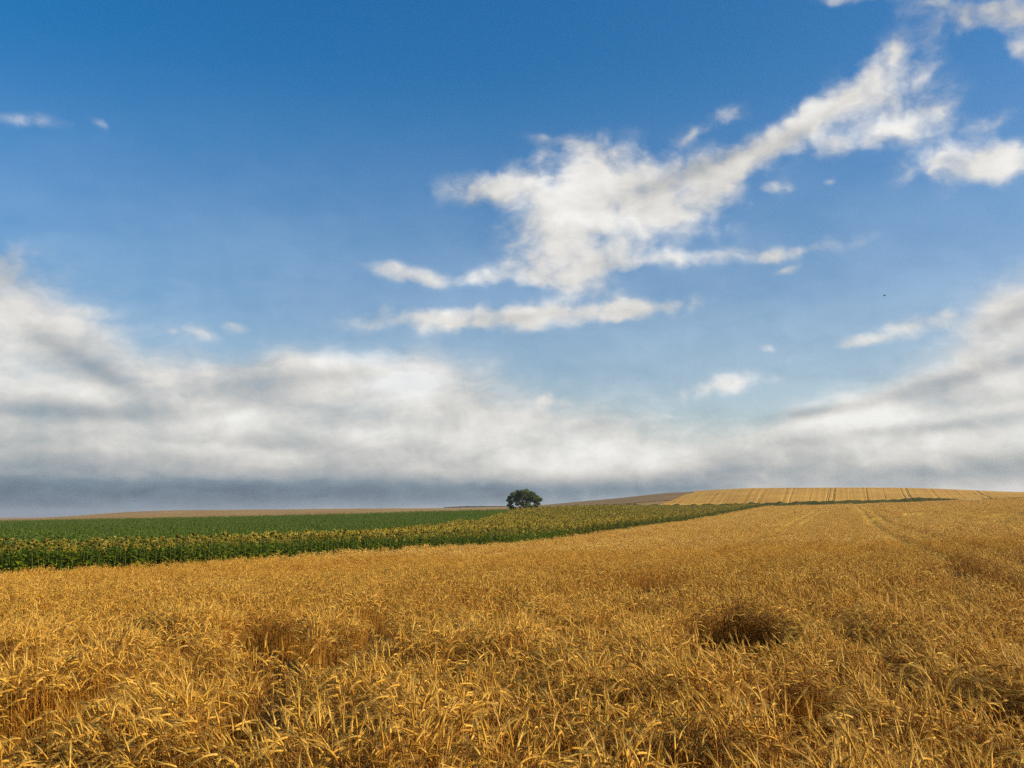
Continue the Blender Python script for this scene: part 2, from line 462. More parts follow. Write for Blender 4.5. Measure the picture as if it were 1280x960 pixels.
def grid_mesh(name, P, m, wrap=False, skirt=None, low=None):
    """P: (rows, cols, 3)"""
    r, c = P.shape[:2]
    if skirt is not None:                       # drop the border to the ground so that the crop has sides
        Q = np.empty((r + 2, c + 2, 3)); Q[1:-1, 1:-1] = P
        Q[0, 1:-1] = P[0]; Q[-1, 1:-1] = P[-1]; Q[:, 0] = Q[:, 1]; Q[:, -1] = Q[:, -2]
        Q[0, 0] = P[0, 0]; Q[0, -1] = P[0, -1]; Q[-1, 0] = P[-1, 0]; Q[-1, -1] = P[-1, -1]
        for sl in (np.s_[0, :], np.s_[-1, :], np.s_[:, 0], np.s_[:, -1]):
            Q[sl][..., 2] = hground(Q[sl][..., 0], Q[sl][..., 1]) - .05
        P = Q; r += 2; c += 2
    i = np.arange(r - 1)[:, None] * c; j = np.arange(c if wrap else c - 1)[None, :]
    jn = (j + 1) % c
    F = np.stack([i + j, i + jn, i + c + jn, i + c + j], -1).reshape(-1, 4)
    me = bpy.data.meshes.new(name)
    me.vertices.add(r * c); me.vertices.foreach_set('co', P.reshape(-1))
    me.loops.add(F.size); me.loops.foreach_set('vertex_index', F.reshape(-1).astype(np.int32))
    me.polygons.add(len(F)); me.polygons.foreach_set('loop_start', np.arange(0, F.size, 4, dtype=np.int32))
    me.polygons.foreach_set('use_smooth', np.ones(len(F), bool))
    me.materials.append(m)
    if low is not None:                         # faces of the wheel tracks show bare earth
        me.materials.append(M_WHEELING)
        L_ = np.pad(low, 1, mode='edge') if skirt is not None else low
        L_ = L_.reshape(-1)
        me.polygons.foreach_set('material_index', L_[F].all(1).astype(np.int32))
    me.update(calc_edges=True)
    return obj(name, me)

# ------------------------------------------------------------------ ground sheet
def build_ground():
    aa = np.concatenate([np.linspace(R(-45), R(45), 361)[:-1], np.linspace(R(45), R(315), 91)[:-1]])
    rr = np.concatenate([[0.02], np.geomspace(.6, 12000, 230)])
    A, Rr = np.meshgrid(aa, rr)
    X = Rr * np.sin(A); Y = Rr * np.cos(A)
    Z = hground(X, Y)
    far = np.clip((Rr - 350) / 400, 0, 1)
    Z = Z + far * (fbm(X, Y, 130, 5) - .5) * 2.2 * np.clip(Rr / 900, 0, 1.3)
    P = np.stack([X, Y, Z], -1)[:, ::-1]
    o = grid_mesh('ground', P, M_SOIL, wrap=True)
    tag(o, kind='structure')
build_ground()

# field outlines in plan
EDGE = np.array([(-150, -10), (-110, 5), (-60, 24), (-36, 38), (-24, 47), (-17.5, 56), (-13, 68), (0, 95), (12.4, 140), (37, 220), (66, 300), (99.7, 400), (112, 432), (200, 700)], float)
def edge_x(Y): return np.interp(Y, EDGE[:, 1], EDGE[:, 0])
def sf_far(u):  return np.interp(u, [u_of(-400), u_of(0), u_of(640), u_of(800), u_of(950), u_of(1000)], [285, 290, 306, 388, 402, 404])
def cer_far(u): return np.interp(u, [u_of(600), u_of(950), u_of(1280), u_of(1500)], [400, 416, 424, 424])
GREEN = np.array([(u_of(-300), 46), (u_of(0), 50.5), (u_of(250), 63), (u_of(400), 86), (u_of(500), 112), (u_of(600), 180), (u_of(660), 310), (u_of(700), 500)])
def is_green(X, Y):  return Y > np.interp(X / Y, GREEN[:, 0], GREEN[:, 1]) * (1 + .10 * (vnoise(X, Y, 7, 3) - .5))

# tramlines: wheel tracks running along the field
TD = np.array([75, 225.]) / np.hypot(75, 225); TN = np.array([TD[1], -TD[0]])
def tram(X, Y, w=.42):
    q = X * TN[0] + Y * TN[1] - (18 * TN[0] + 75 * TN[1]) + .5 * (vnoise(Y, X * 0, 40, 8) - .5)
    k = np.round(q / 10.6)
    d = np.abs(q - k * 10.6)
    return (np.abs(d - .9) < w) & (k >= 0) & (k <= 1)

# trodden or wind-flattened hollows: centre on the ground, half width, half depth, bearing
def canopy_point(px, py, h=.62):
    d = ray(px, py); t = np.geomspace(2, 400, 4000)
    X = d[0] / d[1] * t; z = EYE + t * d[2] / d[1]
    k = np.argmax(z < hground(X, t) + h)
    return X[k], t[k]
HOL = []
# where a hollow lies (photo pixel of its middle), its half extent across and away as seen, how bare it is
for (px, py, wx, wy, b_) in [(919, 797, 74, 26, 2.4), (815, 732, 40, 8, 1.3), (760, 812, 16, 8, .8), (330, 797, 46, 20, 1.6), (415, 830, 38, 18, 1.6), (577, 842, 22, 20, 1.8), (530, 836, 10, 7, .8),
                             (350, 865, 24, 18, 1.5), (315, 912, 52, 28, 1.7), (1000, 888, 60, 32, 1.6), (475, 782, 22, 11, 1.2), (1130, 850, 26, 22, 1.3), (700, 745, 24, 5, .7), (945, 850, 16, 10, .6),
                             (600, 930, 14, 12, .7), (1190, 760, 20, 9, .5), (170, 790, 16, 7, .5), (1235, 845, 30, 18, 1.2), (720, 835, 12, 8, .6), (130, 890, 34, 18, 1.2), (60, 900, 14, 10, .5), (1060, 800, 20, 8, .5), (800, 900, 14, 10, .6),
                             (1110, 648, 22, 1.5, 1.1), (1150, 643, 26, 1.4, 1.1), (1190, 649, 28, 1.6, 1.1), (1240, 652, 26, 1.8, 1.1), (1262, 644, 30, 1.6, 1.1), (1210, 702, 18, 3, .6), (1060, 653, 14, 2, .5), (1000, 656, 14, 1.5, .5),
                             (1090, 690, 12, 3, .5), (1240, 690, 18, 3, .5), (960, 662, 14, 2, .5), (900, 700, 12, 3, .5), (430, 735, 12, 3, .4), (250, 745, 14, 4, .4)]:
    cx, cy = canopy_point(px, py)
    y0_ = canopy_point(px, py - wy)[1]; y1_ = canopy_point(px, py + wy)[1]
    HOL.append((cx, cy, wx * cy / FPX, (y0_ - y1_) / 2, b_))
def hollow_core(X, Y):                            # the deepest hollows are all but bare
    v = np.zeros_like(X)
    for (cx, cy, hw, hd, s) in HOL:
        if s > 1.15: v = np.maximum(v, (((X - cx / cy * Y) / hw)**2 + ((Y - cy) / hd)**2 < .95).astype(float))
    return v
def near_hollow(X, Y):                            # the stand keeps its full height round the deepest hollow
    v = np.zeros_like(X)
    for (cx, cy, hw, hd, s) in HOL:
        if s > 1.15 and cy < 20: v = np.maximum(v, (((X - cx / cy * Y) / (hw * 1.7))**2 + ((Y - cy) / (hd * 1.7))**2 < 1).astype(float))
    return v
def hollow(X, Y):
    v = np.zeros_like(X)
    wob = .75 + .5 * vnoise(X, Y, .22, 21)
    for (cx, cy, hw, hd, s) in HOL:
        q = ((X - cx / cy * Y) / hw)**2 + ((Y - cy) / hd)**2
        v = np.maximum(v, np.clip(s * 1.6 * np.clip(1.5 * wob - q, 0, 1), 0, 1) * min(1, s))
    return v

# ------------------------------------------------------------------ instancing of what nobody could count
def scatter(name, P, ROT, SCL, IDX, sources, m=None):
    lib = bpy.data.collections.new(name + '_kinds')
    for s_ in sources: lib.objects.link(s_)
    me = bpy.data.meshes.new(name)
    n = len(P)
    me.vertices.add(n); me.vertices.foreach_set('co', np.asarray(P, np.float32).reshape(-1))
    for nm, t, arr, key in (('rot', 'FLOAT_VECTOR', ROT, 'vector'), ('scl', 'FLOAT', SCL, 'value'), ('pick', 'INT', IDX, 'value')):
        at = me.attributes.new(nm, t, 'POINT')
        at.data.foreach_set(key, np.ascontiguousarray(arr, np.int32 if t == 'INT' else np.float32).reshape(-1))
    o = obj(name, me)
    ng = bpy.data.node_groups.new(name + '_plants', 'GeometryNodeTree')
    ng.interface.new_socket('Geometry', in_out='INPUT', socket_type='NodeSocketGeometry')
    ng.interface.new_socket('Geometry', in_out='OUTPUT', socket_type='NodeSocketGeometry')
    a = ng.nodes.new('NodeGroupInput'); b = ng.nodes.new('NodeGroupOutput')
    ci = ng.nodes.new('GeometryNodeCollectionInfo'); ci.inputs['Collection'].default_value = lib
    ci.inputs['Separate Children'].default_value = True; ci.inputs['Reset Children'].default_value = True
    ip = ng.nodes.new('GeometryNodeInstanceOnPoints'); ip.inputs['Pick Instance'].default_value = True
    ng.links.new(a.outputs[0], ip.inputs['Points']); ng.links.new(ci.outputs[0], ip.inputs['Instance'])
    for nm, t, so in (('rot', 'FLOAT_VECTOR', 'Rotation'), ('scl', 'FLOAT', 'Scale'), ('pick', 'INT', 'Instance Index')):
        na = ng.nodes.new('GeometryNodeInputNamedAttribute'); na.data_type = t; na.inputs['Name'].default_value = nm
        ng.links.new(na.outputs['Attribute'], ip.inputs[so])
    ng.links.new(ip.outputs[0], b.inputs[0])
    md = o.modifiers.new('plants', 'NODES'); md.node_group = ng
    return o

def lib_obj(name, me):
    return bpy.data.objects.new(name, me)       # only a source for instances; never linked to the scene

# ------------------------------------------------------------------ ripe cereal: stalk with nodding bearded ear
def make_stalk(r, lod=0):
    """parts of one stalk, bending towards +X"""
    L = r.uniform(.60, .80)
    lean = r.uniform(-.10, .16); nod = r.uniform(.8, 2.4) if r.random() < .72 else r.uniform(.1, .9)
    side = r.uniform(-.12, .12)
    ns = (9, 5, 4)[lod]
    ss = np.concatenate([np.linspace(0, .68, 3 if lod else 4)[:-1], np.linspace(.68, 1, ns - 2)])
    def walk(p, s0, s1, n, ang):
        pts = [p]
        for k in range(n):
            s = s0 + (s1 - s0) * (k + .5) / n
            a = ang(s)
            p = p + np.array([math.sin(a), side * math.sin(a), math.cos(a)]) * (s1 - s0) / n * L
            pts.append(p)
        return pts, p
    ang = lambda s: lean * min(1, .4 + s) + nod * max(0, (s - .74) / .26)**1.4 * .62
    st = MB()
    pts = [np.zeros(3)]; p = pts[0]
    for k in range(len(ss) - 1):
        q, p = walk(p, ss[k], ss[k+1], 1, ang); pts.append(p)
    rs = np.linspace(.0030, .0018, len(pts)) * (1, 1.1, 1.5)[lod]
    st.tube(pts, rs, 3)
    # ear
    ear = MB(); aw = MB()
    a0 = ang(1.0); el = r.uniform(.055, .085); nr = (8, 4, 3)[lod]
    ep = []; p2 = p.copy(); a = a0
    for k in range(nr + 1):
        ep.append(p2.copy())
        a = a0 + nod * .30 * (k + 1) / (nr + 1)
        p2 = p2 + np.array([math.sin(a), side * math.sin(a), math.cos(a)]) * el / nr
    prof = [.35] + [(1.0 if k % 2 else .74) * (1 - .45 * (k / nr)**2) for k in range(1, nr)] + [.25]
    w = r.uniform(.0060, .0080) * (1, 1.25, 1.8)[lod]
    ear.tube(ep, np.array(prof) * w, (5, 4, 3)[lod])
    nb = (11, 6, 4)[lod]
    for k in range(nb):
        i = r.integers(1, nr + 1) if lod < 2 else nr
        b = ep[min(i, nr)]
        aa = a0 + nod * .30 * i / nr + r.normal(0, .10)
        ph = r.normal(0, .13)
        d = np.array([math.sin(aa) * math.cos(ph), side * math.sin(aa) + math.sin(ph), math.cos(aa) * math.cos(ph)])
        al = r.uniform(.06, .105)
        t = np.cross(d, r.normal(size=3)); t /= np.linalg.norm(t) + 1e-9
        bw = (.0013, .0032, .008)[lod]
        mid = b + d * al * .55 + np.array([0, 0, -.004])
        tip = b + d * al + np.array([0, 0, -.014])
        if lod == 0: aw.add([b - t*bw, b + t*bw, mid + t*bw*.7, mid - t*bw*.7, tip], [(0, 1, 2, 3), (3, 2, 4)])
        else: aw.add([b - t*bw, b + t*bw, tip], [(0, 1, 2)])
    # dry blades
    bls = []
    for k in range((2, 1, 1)[lod] if r.random() < .8 else 1):
        h = r.uniform(.3, .7); i = min(int(h * (len(pts) - 1)), len(pts) - 2)
        b = pts[i]; th = r.uniform(0, 6.28); d = np.array([math.cos(th), math.sin(th), 0]); t = np.array([-d[1], d[0], 0])
        bl = MB(); bls.append(bl)
        ll = r.uniform(.10, .20); up = r.uniform(.3, 1.2); wv = r.uniform(.0016, .0034) * (1, 1.2, 1.7)[lod]
        q0 = b; q1 = b + d*ll*.4 + np.array([0, 0, ll*.45*up]); q2 = b + d*ll*.8 + np.array([0, 0, ll*.35*up]); q3 = b + d*ll*1.0 + np.array([0, 0, -ll*.2])
        tw = t * math.cos(1.) + np.array([0, 0, 1]) * math.sin(1.)
        bl.add([q0 - t*wv, q0 + t*wv, q1 + t*wv, q1 - t*wv, q2 + tw*wv*.8, q2 - tw*wv*.8, q3], [(0, 1, 2, 3), (3, 2, 4, 5), (5, 4, 6)])
    return st, ear, aw, bls

CM = [M_STEM, M_EAR, M_AWN, M_BLADE]
sr = np.random.default_rng(11)
NEARK = []
near_parts = []
for k in range(22):
    st, ear, aw, b_l = make_stalk(sr, 0)
    b = MB(); b.join(st, 0); b.join(ear, 1); b.join(aw, 2)
    for bl in b_l: b.join(bl, 3)
    NEARK.append(lib_obj('cereal_kind', b.mesh('cereal_kind', CM)))
    e2 = MB(); e2.join(ear, 0); e2.join(aw, 1)
    near_parts.append((st.mesh('stem', [M_STEM]), e2.mesh('ear', [M_EAR, M_AWN]), [bl.mesh('blade', [M_BLADE]) for bl in b_l]))
def tuft(n, spread, lod, name):
    b = MB()
    th0 = 0
    for q in range(n):
        th = th0 + sr.normal(0, .7); c, s_ = math.cos(th), math.sin(th)
        ox, oy = sr.normal(0, spread, 2); sc = sr.uniform(.88, 1.06)
        st, ear, aw, b_l = make_stalk(sr, lod)
        for mi, part in [(0, st), (1, ear), (2, aw)] + [(3, bl) for bl in b_l]:
            if not part.v: continue
            v = np.array(part.v) * sc
            v = np.stack([v[:, 0]*c - v[:, 1]*s_ + ox, v[:, 0]*s_ + v[:, 1]*c + oy, v[:, 2]], -1)
            b.add(v, part.f, mi)
    return lib_obj(name, b.mesh(name, CM if lod < 2 else [M_STEM, M_EAR_FARLIT, M_EAR_FARLIT, M_BLADE]))
MIDK = [tuft(5, .08, 1, 'cereal_tuft_kind') for k in range(12)]
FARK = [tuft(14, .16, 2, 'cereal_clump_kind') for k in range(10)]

def sample_sector(n, r0, r1, half):
    th = rng.uniform(-half, half, n); rr_ = np.sqrt(rng.uniform(r0*r0, r1*r1, n))
    return rr_ * np.sin(th), rr_ * np.cos(th)

def cereal_layout(X, Y, dens_keep=True):
    ok = (X > edge_x(Y) + .25) & (Y < cer_far(X / np.maximum(Y, .1))) & ~tram(X, Y)
    h = hollow(X, Y)
    lo = fbm(X, Y, 1.1, 31, 3)                      # clumps and thin places
    keep = rng.random(len(X)) < np.clip(1 - .62 * h - .5 * (hollow_core(X, Y)), 0, 1) * np.clip(-.30 + 2.4 * lo, .12, 1)
    ok &= keep
    X, Y, h, lo = X[ok], Y[ok], h[ok], lo[ok]
    lie = fbm(X, Y, 2.6, 41, 3)                     # how far the stand has leaned over
    flow = R(165) + 2.4 * (fbm(X, Y, 3.5, 51, 2) - .5) * 2 + rng.normal(0, .95, len(X))
    flow = np.where(rng.random(len(X)) < .25, rng.uniform(0, 6.28, len(X)), flow)
    tilt = np.clip(rng.normal(.05, .10, len(X)) + (.20 + .45 * (np.hypot(X, Y) > 12)) * np.clip(lie - .48, 0, 1) + .12 * h, -.2, .75)
    scl = (1.02 - .20 * h - .48 * np.clip((h - .55) / .3, 0, 1) - .14 * hollow_core(X, Y)) * rng.normal(1, .055, len(X)) * np.maximum(np.clip(.42 + 1.06 * fbm(X, Y, .55, 61, 2), .55, 1.16), .98 * near_hollow(X, Y))
    q = X * TN[0] + Y * TN[1]                       # drill rows show from afar as faint streaks
    row = vnoise(q, Y * .02, 1.6, 111) + .6 * vnoise(q, Y * .01, 5.0, 112)
    scl = scl * (1 + .50 * (row / 1.6 - .5) * np.clip((Y - 15) / 50, 0, 1))
    # local +X bends with the stalk: yaw = flow, then tip forward around the yawed Y axis
    rot = np.stack([rng.normal(0, .05, len(X)), tilt, flow], -1)
    return np.stack([X, Y, hground(X, Y) - .01], -1), rot, scl

HALF = R(36)
X, Y = sample_sector(84000, 3.0, 17, HALF)
P, ROT, SCL = cereal_layout(X, Y)
pick = rng.integers(0, len(NEARK), len(P))

# the 300 stalks that show largest in the photo stand as things of their own
d = np.hypot(P[:, 0], P[:, 1])
ang_v = np.arctan2(EYE - (P[:, 2] + .62 * SCL), d)                     # below the horizontal
vis = (np.abs(P[:, 0] / P[:, 1]) < .50) & (ang_v < R(13.6))
cand = np.where(vis)[0]
cand = cand[np.argsort(d[cand])][:300]
own = np.zeros(len(P), bool); own[cand] = True
first = {}
G_ST = 'ripe cereal stalks along the near edge of the field'
L_ST = 'golden cereal stalk with nodding bristly ear, standing along the bottom edge of the field'
for i in cand:
    k = int(pick[i])
    if k not in first:
        root = empty('cereal_stalk', (0, 0, 0))
        tag(root, L_ST, 'cereal stalk', G_ST)
        
        obj('stem', near_parts[k][0], root); obj('ear', near_parts[k][1], root)
        for me in near_parts[k][2]: obj('blade', me, root)
        first[k] = root
    else:
        root = first[k].copy(); COL.objects.link(root)
        for ch in list(first[k].children):
            c_ = ch.copy(); COL.objects.link(c_); c_.parent = root
    root.location = P[i]; root.rotation_euler = ROT[i]; root.scale = (SCL[i],) * 3
o = scatter('cereal_crop', P[~own], ROT[~own], SCL[~own], pick[~own], NEARK)
tag(o, 'ripe golden cereal stalks filling the foreground field', 'cereal crop', kind='stuff')

X, Y = sample_sector(56000, 17, 60, R(37))
P, ROT, SCL = cereal_layout(X, Y)
o = scatter('cereal_crop', P, ROT, SCL, rng.integers(0, len(MIDK), len(P)), MIDK)
tag(o, 'golden cereal stand in the middle of the field, before the sunflowers', 'cereal crop', kind='stuff')
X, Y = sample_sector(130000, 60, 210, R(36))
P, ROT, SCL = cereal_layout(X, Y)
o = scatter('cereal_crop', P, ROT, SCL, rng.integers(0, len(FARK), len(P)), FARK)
tag(o, 'pale golden cereal stand rising to the far right end of the field', 'cereal crop', kind='stuff')

# dense body of the crop below the ears, out to the far end of the field
def crop_body():
    ys = np.geomspace(34, 1, 2); ys = np.geomspace(34, 1.0, 2)
    t = np.linspace(0, 1, 420)
    rows = np.geomspace(40, 415, 260)
    X = np.empty((len(rows), len(t))); Y = np.empty_like(X)
    for i, y in enumerate(rows):
        x0 = edge_x(y) + .3; x1 = .78 * y
        x0 = max(x0, -.80 * y)
        X[i] = x0 + (x1 - x0) * t
        Y[i] = y
    Z = hground(X, Y)
    far = np.clip((np.hypot(X, Y) - 40) / 120, 0, 1)
    hh = .38 + .24 * far + .16 * (fbm(X, Y, 3.0, 71, 3) - .5) - .30 * hollow(X, Y)
    hh = hh - np.where(tram(X, Y, .5) & (Y < 330), .10, 0)
    o = grid_mesh('cereal_body', np.stack([X, Y, Z + hh], -1), M_CROP, skirt=True)
    tag(o, 'dense golden mass of the cereal field towards its far end', 'cereal crop', kind='stuff')
crop_body()
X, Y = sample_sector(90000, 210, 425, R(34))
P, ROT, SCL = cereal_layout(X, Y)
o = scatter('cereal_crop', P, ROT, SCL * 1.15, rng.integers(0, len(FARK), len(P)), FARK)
tag(o, 'palest golden cereal stand at the field end below the hill', 'cereal crop', kind='stuff')
# bare earth between the near stalks
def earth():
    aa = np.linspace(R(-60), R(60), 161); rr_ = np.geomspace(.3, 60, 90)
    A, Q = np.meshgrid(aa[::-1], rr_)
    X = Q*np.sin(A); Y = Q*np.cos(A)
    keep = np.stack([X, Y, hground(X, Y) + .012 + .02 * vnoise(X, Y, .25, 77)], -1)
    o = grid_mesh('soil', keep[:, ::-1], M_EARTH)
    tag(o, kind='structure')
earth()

# ------------------------------------------------------------------ sunflowers
def make_sunflower(r, head=True, lod=0):
    H = r.uniform(1.62, 1.95)
    st = MB(); lf = MB(); hd = MB(); dc = MB()
    lx, ly = r.normal(0, .03, 2)
    pts = [(0, 0, 0), (lx*.3, ly*.3, H*.4), (lx, ly, H*.8), (lx + .03, ly, H*.95), (lx + .11, ly, H)]
    st.tube(pts if head else pts[:4], np.linspace(.015, .009, 5 if head else 4), 4 if lod == 0 else 3)
    nl = r.integers(12, 16) if lod == 0 else 8
    for k in range(nl):
        t = .12 + .84 * (k + r.random()*.5) / nl
        z = H * t; th = k * 2.4 + r.normal(0, .3)
        sz = (.20 + .14 * math.sin(math.pi * min(1, t*1.05))) * r.uniform(.8, 1.15) * (1 if lod == 0 else 1.25)
        d = np.array([math.cos(th), math.sin(th), 0]); s_ = np.array([-d[1], d[0], 0])
        b = np.array([lx*t, ly*t, z]); dr = r.uniform(.15, .6)
        p0 = b + d*.05 + np.array([0, 0, .04])
        prof = [(.0, .0), (.12, .34), (.38, .46), (.7, .28), (1.0, .0)]
        vs = []
        for (q, w) in prof:
            c0 = p0 + d*sz*q + np.array([0, 0, .08*q - dr*sz*q*q*1.1])
            fold = np.array([0, 0, .18*sz*w])
            vs += [c0 - s_*sz*w + fold, c0, c0 + s_*sz*w + fold]
        fs = []
        for q in range(4):
            o_ = q*3
            fs += [(o_, o_+1, o_+4, o_+3), (o_+1, o_+2, o_+5, o_+4)]
        lf.add(vs, fs)
        lf.add([b, b + s_*.006, p0 + s_*.006, p0], [(0, 1, 2, 3)])
    if head:
        c0 = np.array([lx + .13, ly, H - .01]); dn = r.uniform(.15, 1.15) if lod == 0 else r.uniform(.0, .7)           # facing +X, nodding
        n = np.array([math.cos(dn), 0, -math.sin(dn)]); a = np.array([0, 1., 0]); b = np.cross(n, a)
        rad = r.uniform(.065, .095) * (1 if lod == 0 else 1.2); npt = 10 if lod == 0 else 6
        ring = [c0 + (a*math.cos(q*2*math.pi/npt) + b*math.sin(q*2*math.pi/npt))*rad + n*.012 for q in range(npt)]
        back = c0 - n*.035
        dc.add(ring + [c0 + n*.03, back], [(q, (q+1) % npt, npt) for q in range(npt)] + [((q+1) % npt, q, npt+1) for q in range(npt)])
        m_ = 17 if lod == 0 else 9
        for q in range(m_):
            th = q*2*math.pi/m_ + r.normal(0, .08); u = a*math.cos(th) + b*math.sin(th); v = -a*math.sin(th) + b*math.cos(th)
            if r.random() < .25: continue
            ln = rad*r.uniform(.4, .75); w = rad*.23*(1 if lod == 0 else 1.7); cu = r.uniform(-.2, .5)
            q0 = c0 + u*rad*.92 + n*.01; q1 = q0 + u*ln*.55 + n*ln*.2*cu; q2 = q0 + u*ln + n*ln*.6*cu
            hd.add([q0 - v*w*.6, q0 + v*w*.6, q1 + v*w, q1 - v*w, q2], [(0, 1, 2, 3), (3, 2, 4)])
    return st, lf, hd, dc

SM = [M_SFSTEM, M_SFLEAF, M_PETAL_FADED, M_DISC]
sfr = np.random.default_rng(5)
SFN, sf_parts = [], []
for k in range(9):
    st, lf, hd, dc = make_sunflower(sfr, True, 0)
    b = MB(); b.join(st, 0); b.join(lf, 1); b.join(hd, 2); b.join(dc, 3)
    SFN.append(lib_obj('sunflower_kind', b.mesh('sunflower_kind', SM)))
    sf_parts.append((st.mesh('stem', [M_SFSTEM]), lf.mesh('leaves', [M_SFLEAF], False), hd.mesh('flower_head', [M_PETAL_FADED]), dc.mesh('seed_disc', [M_DISC])))
def sf_lib(n, head):
    out = []
    for k in range(n):
        b = MB()
        for mi, q in enumerate(make_sunflower(sfr, head, 1)):
            if q.v: b.join(q, mi)
        out.append(lib_obj('sunflower_kind', b.mesh('sunflower_kind', SM if not head else [M_SFSTEM, M_SFLEAF_RIPE, M_PETAL, M_DISC])))
    return out
SFF, SFG = sf_lib(6, True), sf_lib(6, False)

# rows drilled along the field edge: walk the edge, then step inwards
def sf_points(y0, y1, along, inward, n_in, jit):
    pts = []
    seg = EDGE[(EDGE[:, 1] > -20)]
    yy = np.linspace(y0, y1, 6000); xx = edge_x(yy)
    s = np.concatenate([[0], np.cumsum(np.hypot(np.diff(xx), np.diff(yy)))])
    q = np.arange(0, s[-1], along)
    ex = np.interp(q, s, xx); ey = np.interp(q, s, yy)
    tx = np.gradient(ex); ty = np.gradient(ey); ll = np.hypot(tx, ty); nx, ny = -ty/ll, tx/ll
    for k in range(n_in):
        o_ = .35 + k*inward
        pts.append(np.stack([ex + nx*o_ + rng.normal(0, jit, len(q)), ey + ny*o_ + rng.normal(0, jit, len(q)), np.full(len(q), k)], -1))
    return np.concatenate(pts)
pts = sf_points(30, 120, .30, .62, 14, .07)
pts = pts[(pts[:, 0] / pts[:, 1] > -.60)]
X, Y, K = pts.T
inframe = np.abs(X / Y) < .515
score = np.hypot(X, Y) + K * 5.0 + np.where(inframe, 0, 1e6)
order = np.argsort(score)
own = np.zeros(len(X), bool); own[order[:300]] = True
G_SF = 'sunflowers in the front rows'
L_SF = 'green sunflower plant with nodding yellow head, in the front rows beside the cereal'
firsts = {}
Z = hground(X, Y) - .02
FACE = R(-42)
rz = FACE + rng.normal(0, .6, len(X)); rz = np.where(rng.random(len(X)) < .45, rng.uniform(0, 6.28, len(X)), rz)
sc = rng.normal(1.0, .06, len(X))
kk = rng.integers(0, len(SFN), len(X))
for i in np.where(own)[0]:
    k = int(kk[i])
    if k not in firsts:
        root = empty('sunflower', (0, 0, 0)); tag(root, L_SF, 'sunflower', G_SF)
        a_, b_, c_, d_ = sf_parts[k]
        obj('stem', a_, root); obj('leaves', b_, root); h_ = obj('flower_head', c_, root); obj('seed_disc', d_, h_)
        firsts[k] = root
    else:
        root = firsts[k].copy(); COL.objects.link(root)
        for ch in list(firsts[k].children):
            c_ = ch.copy(); COL.objects.link(c_); c_.parent = root
            for g_ in ch.children:
                e_ = g_.copy(); COL.objects.link(e_); e_.parent = c_
    root.location = (X[i], Y[i], Z[i]); root.rotation_euler = (rng.normal(0, .05), rng.normal(0, .05), rz[i]); root.scale = (sc[i],)*3
P1 = np.stack([X, Y, Z], -1)[~own]; R1 = np.stack([rng.normal(0, .06, len(P1)), rng.normal(0, .06, len(P1)), rz[~own]], -1); S1 = sc[~own]
K1 = kk[~own]
o = scatter('sunflower_crop', P1, R1, S1, K1, SFN)
tag(o, 'mass of flowering sunflowers behind the front rows', 'sunflower crop', kind='stuff')

# deeper in the field
n = 300000
Yr = rng.uniform(48, 405, n)**1.0; U = rng.uniform(-.60, .30, n); Xr = U * Yr
keep = (Xr < edge_x(Yr) - np.where(Yr < 112, 5.0, .4)) & (Yr < sf_far(U)) & (rng.random(n) < np.clip(120 / Yr, .45, 1) * (Yr / 405)**.3)
e_near = np.interp(Yr, EDGE[:, 1], EDGE[:, 0])
Xr, Yr = Xr[keep], Yr[keep]
gr = is_green(Xr, Yr)
for flag, kinds, lab in ((False, SFF, 'yellowish flowering sunflowers running back to the lone tree'), (True, SFG, 'green leafy part of the sunflower field at its far left')):
    q = gr == flag
    P1 = np.stack([Xr[q], Yr[q], hground(Xr[q], Yr[q]) - .02], -1); m_ = len(P1)
    rzz = np.where(rng.random(m_) < .2, rng.uniform(0, 6.28, m_), FACE + rng.normal(0, .6, m_))
    o = scatter('sunflower_crop', P1, np.stack([rng.normal(0, .06, m_), rng.normal(0, .06, m_), rzz], -1), rng.normal(1.0 if not flag else .98, .07, m_), rng.integers(0, 6, m_), kinds)
    tag(o, lab, 'sunflower crop', kind='stuff')

def sf_body(name, flag, m, label):
    rows = np.geomspace(52, 404, 200); t = np.linspace(0, 1, 320)
    V = np.full((len(rows), len(t), 3), np.nan)
    for i, y in enumerate(rows):
        u1 = (edge_x(y) - 3.0) / y
        ug = np.interp(y, GREEN[:, 1], GREEN[:, 0])       # green lies left of this
        lo_, hi_ = (-.70, min(ug, u1)) if flag else (max(ug, -.70), u1)
        if hi_ <= lo_ + .002: hi_ = lo_ + .002
        V[i, :, 0] = (lo_ + (hi_ - lo_) * t) * y; V[i, :, 1] = y
    X = V[..., 0]; Y = V[..., 1]
    hh = 1.2 + .22 * (fbm(X, Y, 2.2, 91, 3) - .5) + np.clip((Y - 120) / 250, 0, 1) * .2
    over = Y > sf_far(X / Y)
    hh = np.where(over, -.3, hh)
    V[..., 2] = hground(X, Y) + hh
    o = grid_mesh(name, V, m, skirt=True)
    tag(o, label, 'sunflower crop', kind='stuff')
sf_body('sunflower_body', False, M_SFCANOPY, 'dense olive mass of the flowering sunflower field')
sf_body('sunflower_body', True, M_GREENCANOPY, 'dense dark green mass of the leafy sunflower field')

